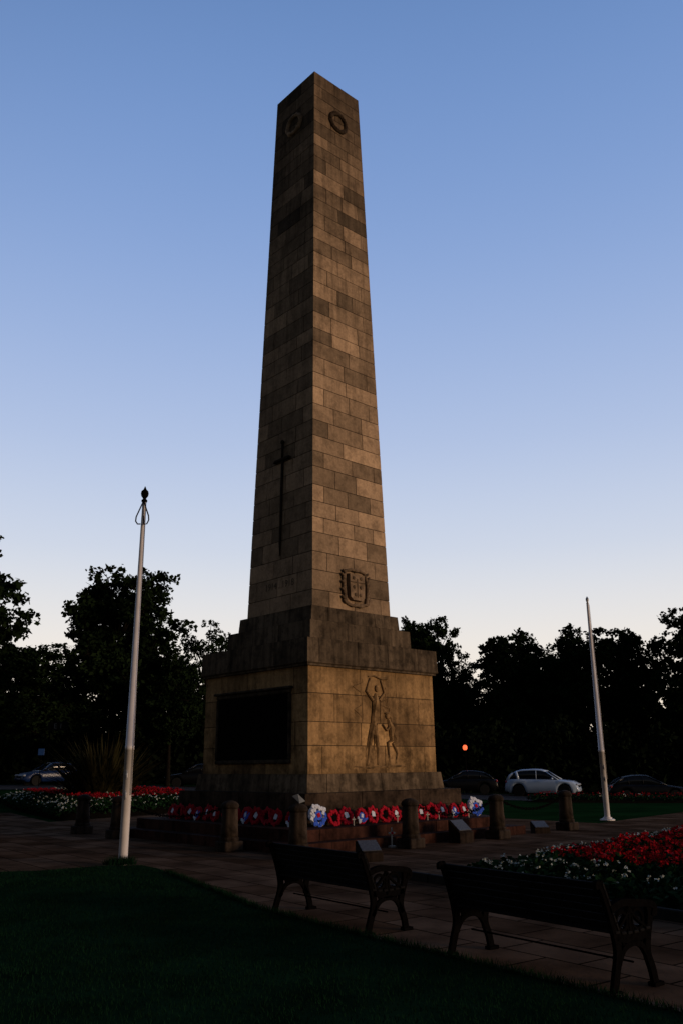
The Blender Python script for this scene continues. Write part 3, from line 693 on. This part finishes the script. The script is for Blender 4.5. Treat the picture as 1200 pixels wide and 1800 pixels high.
# ---------------------------------------------------------------- cars
def lerpk(k,t):
    for (a,va),(b_,vb) in zip(k[:-1],k[1:]):
        if t<=b_: 
            u=(t-a)/(b_-a) if b_>a else 0; u=max(0,u); return va+(vb-va)*u
    return k[-1][1]
def loft(b,rings):
    n=len(rings[0]); vs=[p for r in rings for p in r]; fs=[]
    for i in range(len(rings)-1):
        for k in range(n): fs.append((i*n+k,i*n+(k+1)%n,(i+1)*n+(k+1)%n,(i+1)*n+k))
    fs+=[tuple(range(n-1,-1,-1)),tuple((len(rings)-1)*n+k for k in range(n))]; b.add(vs,fs)
def car(loc,yaw,L_,W,H,suv,paint,label):
    e=empty('parked_car',loc,yaw,label,'car','cars parked along the road')
    R=.38 if suv else .32; xf=L_/2-.88; xr=-L_/2+.92; hw=W/2
    if suv: belt=[(0,.7),(.02,1.0),(.08,1.12),(.6,1.09),(.72,1.07),(.92,.96),(.975,.82),(1,.5)]; roof=[(.0,1.0),(.03,1.15),(.06,1.3),(.13,1.58),(.22,1.70),(.4,1.74),(.50,1.71),(.57,1.62),(.74,1.07)]; hs=H/1.74
    else: belt=[(0,.6),(.02,.86),(.1,.95),(.55,.93),(.70,.9),(.92,.76),(.975,.64),(1,.42)]; roof=[(.0,.86),(.05,.98),(.2,1.36),(.32,1.44),(.45,1.45),(.52,1.41),(.72,.90)]; hs=H/1.45
    bt=lambda t:lerpk(belt,t)*hs; rf=lambda t:lerpk(roof,t)*hs
    wd=lambda t:hw*(1-.16*abs(2*t-1)**7)
    rings=[]; N_=56
    for i in range(N_+1):
        t=i/N_; x=-L_/2+L_*t; z0=.24 if .04<t<.96 else .34
        for xc in(xf,xr):
            d=abs(x-xc)
            if d<R+.06: z0=max(z0,R+math.sqrt((R+.06)**2-d*d))
        z1=max(bt(t),z0+.08); w_=wd(t); hd=z1-z0
        half=[(.80*w_,z0),(.97*w_,z0+.03),(w_,z0+.45*hd),(.985*w_,z0+.75*hd),(.93*w_,z1-.02),(.84*w_,z1),(.4*w_,z1+.03)]
        rings.append([(x,y,z) for y,z in half]+[(x,-y,z) for y,z in reversed(half)])
    b=MB(); loft(b,rings); b.obj('body',paint,e,smooth=True)
    b=MB(); b.box((0,0,.45),(L_*.93,W*.72,.4)); b.obj('underbody',M_black,e)
    g0,g1=roof[1][0],roof[-1][0]; rings=[]
    for i in range(25):
        t=g0+(g1-g0)*i/24; x=-L_/2+L_*t; w_=wd(t); zb=bt(t)-.02; zr=max(rf(t)-.012,zb+.03); f=(zr-zb)/(H-zb)
        yt=(.86-.20*f)*w_
        half=[(.87*w_,zb),(yt,zb+(zr-zb)*.9),(yt*.85,zr-.0),(yt*.4,zr+.01)]
        rings.append([(x,y,z) for y,z in half]+[(x,-y,z) for y,z in reversed(half)])
    b=MB(); loft(b,rings); b.obj('window',M_glass,e,smooth=True)
    b=MB(); ra=.12 if suv else .19; rb=.57 if suv else .51; rings=[]
    for i in range(13):
        t=ra+(rb-ra)*i/12; x=-L_/2+L_*t; w_=wd(t); zr=rf(t); zb=bt(t); f=(zr-zb)/(H-zb); yt=(.86-.20*f)*w_+.012
        half=[(yt,zb+(zr-zb)*.86),(yt*.97,zb+(zr-zb)*.93),(yt*.85,zr+.012),(yt*.4,zr+.025)]
        rings.append([(x,y,z) for y,z in half]+[(x,-y,z) for y,z in reversed(half)])
    loft(b,rings)
    for s in(-1,1):
        def gp(t,f):
            w_=wd(t); zb=bt(t); zr=rf(t); ff=(zr-zb)/(H-zb); yt=(.86-.20*ff)*w_; return (-L_/2+L_*t,s*(.87*w_+(yt-.87*w_)*f+.004),zb+(zr-zb)*.9*f)
        b.tube([gp(g1,0),gp((g1+rb)/2,.95),gp(rb,1)],[.035,.035,.035],6)
        b.tube([gp(g0+.01,0),gp((g0+ra)/2,.95),gp(ra,1)],[.10,.09,.06] if suv else [.07,.06,.05],6)
        for tt in((.44,) if suv else (.25,.43)): b.tube([gp(tt,0),gp(tt-.005,1)],.022,6)
        if suv: b.tube([gp(.19,0),gp(.16,1)],.09,6)
    b.obj('roof',paint,e,smooth=True)
    for xc in(xf,xr):
        for s in(-1,1):
            wh=empty('wheel',(xc,s*(hw-.12),R)); wh.parent=e
            M=Matrix.Rotation(math.pi/2,3,'X'); b=MB(); b.lathe([(R*.66,-.11),(R*.95,-.11),(R,-.08),(R,.08),(R*.95,.11),(R*.66,.11)],24,M=M); b.obj('tyre',M_tyre,wh,smooth=False)
            b=MB(); b.lathe([(R*.64,-.06),(R*.64,.06)],20,M=M)
            for k in range(5):
                a=k*2*math.pi/5; b.box((R*.34*math.cos(a),s*.085,R*.34*math.sin(a)),(R*.6,.03,.055),Matrix.Rotation(-a,3,'Y'),.005)
            b.torus(R*.62,.015,(0,s*.09,0),M,20,5); b.obj('rim',M_rim,wh)
    for s in(-1,1):
        b=MB(); b.ell((L_/2-.16,s*hw*.68,.68*hs*(1.12 if suv else .93)),(.15,.2,.075),Matrix.Rotation(-s*.45,3,'Z')); b.obj('headlight',M_lens,e,smooth=True)
        b=MB(); b.ell((-L_/2+.10,s*hw*.76,.88*hs*(1.08 if suv else .93)),(.09,.14,.09)); b.obj('taillight',M_tail,e,smooth=True)
        b=MB(); b.ell((xf-.72,s*(hw+.08),bt(.68)+.07),(.08,.1,.065)); b.obj('wing_mirror',paint,e,smooth=True)
        for xx in(-.15,-1.05):
            b=MB(); b.box((xx,s*(hw*.99+.004),bt(.5)-.12),(.2,.025,.03),bev=.008); b.obj('door_handle',paint,e)
    b=MB(); b.box((L_/2-.05,0,.5*hs+(.1 if suv else 0)),(.06,W*.42,.24),bev=.02); b.obj('grille',M_black,e)
    for xx,zz in((L_/2-.01,.42),(-L_/2,.72*hs)):
        b=MB(); b.box((xx,0,zz),(.02,.52,.11)); b.obj('number_plate',M_card,e)
    return e
P_white=mat('white_car_paint',(.42,.52,.66),.3,.03,2,0,0,.4,coat=.4)
P_navy=mat('navy_car_paint',(.006,.018,.07),.4,.05,2,0,0,.15,coat=.1); P_dark=mat('black_car_paint',(.003,.003,.004),.4,.05,2,0,0,.15,coat=.1)
car(T(13.15,59),math.radians(-22),4.75,1.95,1.74,True,P_white,'white sport utility car parked along the road')
car(T(8.0,60),math.radians(172),4.6,1.82,1.5,False,P_dark,'black car parked beside the white one')
car(T(17.8,52.5),math.radians(-8),4.5,1.8,1.45,False,P_dark,'black saloon car near the strip of red flowers')
car(T(-20.1,60.5),math.radians(222),4.2,1.75,1.48,False,P_navy,'dark blue hatchback parked by the park edge')
car(T(-10.0,61),math.radians(180),4.4,1.8,1.5,False,P_dark,'black car partly hidden behind the memorial')

# ---------------------------------------------------------------- lamp & sign
g=T(8.6,62.6); e=empty('street_lamp',g,0,'lit street lamp glowing orange-red against dark trees','street lamp')
b=MB(); b.lathe([(.11,0),(.11,.5),(.06,.6),(.045,2.85),(.07,2.9)],12); b.obj('post',M_iron,e,smooth=True)
b=MB(); b.lathe([(.08,2.9),(.15,2.98),(.16,3.13),(.10,3.23),(.02,3.26)],14); b.obj('lamp_shade',M_glow,e,smooth=True)
b=MB(); b.lathe([(.17,3.26),(.12,3.34),(.02,3.4)],14); b.obj('cap',M_iron,e,smooth=True)
e=empty('parking_sign',T(-19.2,56),0,'small blue sign on a thin dark post','sign')
b=MB(); b.tube([(0,0,0),(0,0,2.3)],.03,8); b.obj('post',M_iron,e)
b=MB(); b.box((0,-.04,2.1),(.4,.02,.4),bev=.01); b.obj('panel',mat('blue_sign',(.02,.06,.2),.4,.1,5,spec=.1),e)
e=empty('road_sign',T(-20.6,63.2),0,'dark sign board with pale letters among the trees','sign')
for px in(-.6,.6):
    b=MB(); b.tube([(px,0,0),(px,0,4.2)],.05,8); b.obj('post',M_iron,e)
b=MB(); b.box((0,-.07,4.0),(1.5,.04,.6),bev=.01); pn=b.obj('panel',M_black,e)
textobj('lettering','E 1',.5,mat('pale_lettering',(.2,.2,.2),.6,.05,5),pn,Matrix.Translation((0,-.095,4.0))@Matrix.Rotation(math.pi/2,4,'X'),.004)

# ---------------------------------------------------------------- world
W=bpy.data.worlds.new('World'); S.world=W; W.use_nodes=True; nt=W.node_tree; N=nt.nodes; L=nt.links
bg=N['Background']; tc=N.new('ShaderNodeTexCoord'); sx=N.new('ShaderNodeSeparateXYZ'); L.new(tc.outputs['Generated'],sx.inputs[0])
cr=N.new('ShaderNodeValToRGB'); cr.color_ramp.interpolation='B_SPLINE'
st=[(0,(1.0,.82,.62)),(.08,(.93,.82,.70)),(.16,(.79,.77,.76)),(.24,(.61,.67,.79)),(.36,(.43,.53,.76)),(.51,(.275,.40,.69)),(.65,(.18,.305,.60)),(.78,(.12,.23,.49)),(1,(.03,.08,.2))]
el_=cr.color_ramp.elements; el_[0].position=st[0][0]; el_[0].color=(*st[0][1],1); el_[1].position=1; el_[1].color=(*st[-1][1],1)
for p,c in st[1:-1]: q=el_.new(p); q.color=(*c,1)
L.new(sx.outputs[2],cr.inputs[0])
def MR_(src,a,b_,c,d):
    r=N.new('ShaderNodeMapRange'); r.interpolation_type='SMOOTHSTEP'
    for i,v in zip((1,2,3,4),(a,b_,c,d)): r.inputs[i].default_value=v
    L.new(src,r.inputs[0]); return r.outputs[0]
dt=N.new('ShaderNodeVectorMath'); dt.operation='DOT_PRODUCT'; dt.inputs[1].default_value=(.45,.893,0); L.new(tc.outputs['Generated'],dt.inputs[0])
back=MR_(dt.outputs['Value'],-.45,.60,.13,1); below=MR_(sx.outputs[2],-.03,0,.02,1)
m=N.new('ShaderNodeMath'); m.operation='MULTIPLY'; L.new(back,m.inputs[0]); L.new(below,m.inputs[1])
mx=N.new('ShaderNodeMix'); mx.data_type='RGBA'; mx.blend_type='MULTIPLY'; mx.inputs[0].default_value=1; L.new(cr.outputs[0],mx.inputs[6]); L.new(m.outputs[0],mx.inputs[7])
sky=N.new('ShaderNodeTexSky'); sky.sky_type='NISHITA'; sky.sun_disc=False
SD=Vector((.90,-.43,0)).normalized(); SE=math.radians(7)
sky.sun_elevation=SE; sky.sun_rotation=math.atan2(SD.x,SD.y)
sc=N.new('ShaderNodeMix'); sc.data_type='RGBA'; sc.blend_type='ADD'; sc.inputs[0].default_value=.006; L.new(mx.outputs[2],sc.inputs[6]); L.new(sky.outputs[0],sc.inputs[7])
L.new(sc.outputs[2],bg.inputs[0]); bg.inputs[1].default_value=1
sun=bpy.data.lights.new('sun','SUN'); sun.energy=1.75; sun.angle=math.radians(14); sun.color=(1,.71,.47)
so=bpy.data.objects.new('sun',sun); COL.objects.link(so)
d=-(SD*math.cos(SE)+Vector((0,0,math.sin(SE)))); so.rotation_euler=d.to_track_quat('-Z','Y').to_euler()

# ---------------------------------------------------------------- camera
cam=bpy.data.cameras.new('camera'); co=bpy.data.objects.new('camera',cam); COL.objects.link(co); S.camera=co
cam.sensor_fit='VERTICAL'; cam.sensor_height=36; cam.lens=29.8; cam.clip_end=3000; cam.clip_start=.05
co.matrix_world=Matrix.Translation((0,0,1.7))@Matrix.Rotation(math.radians(90+16.6),4,'X')@Matrix.Rotation(-.0094,4,'Z')
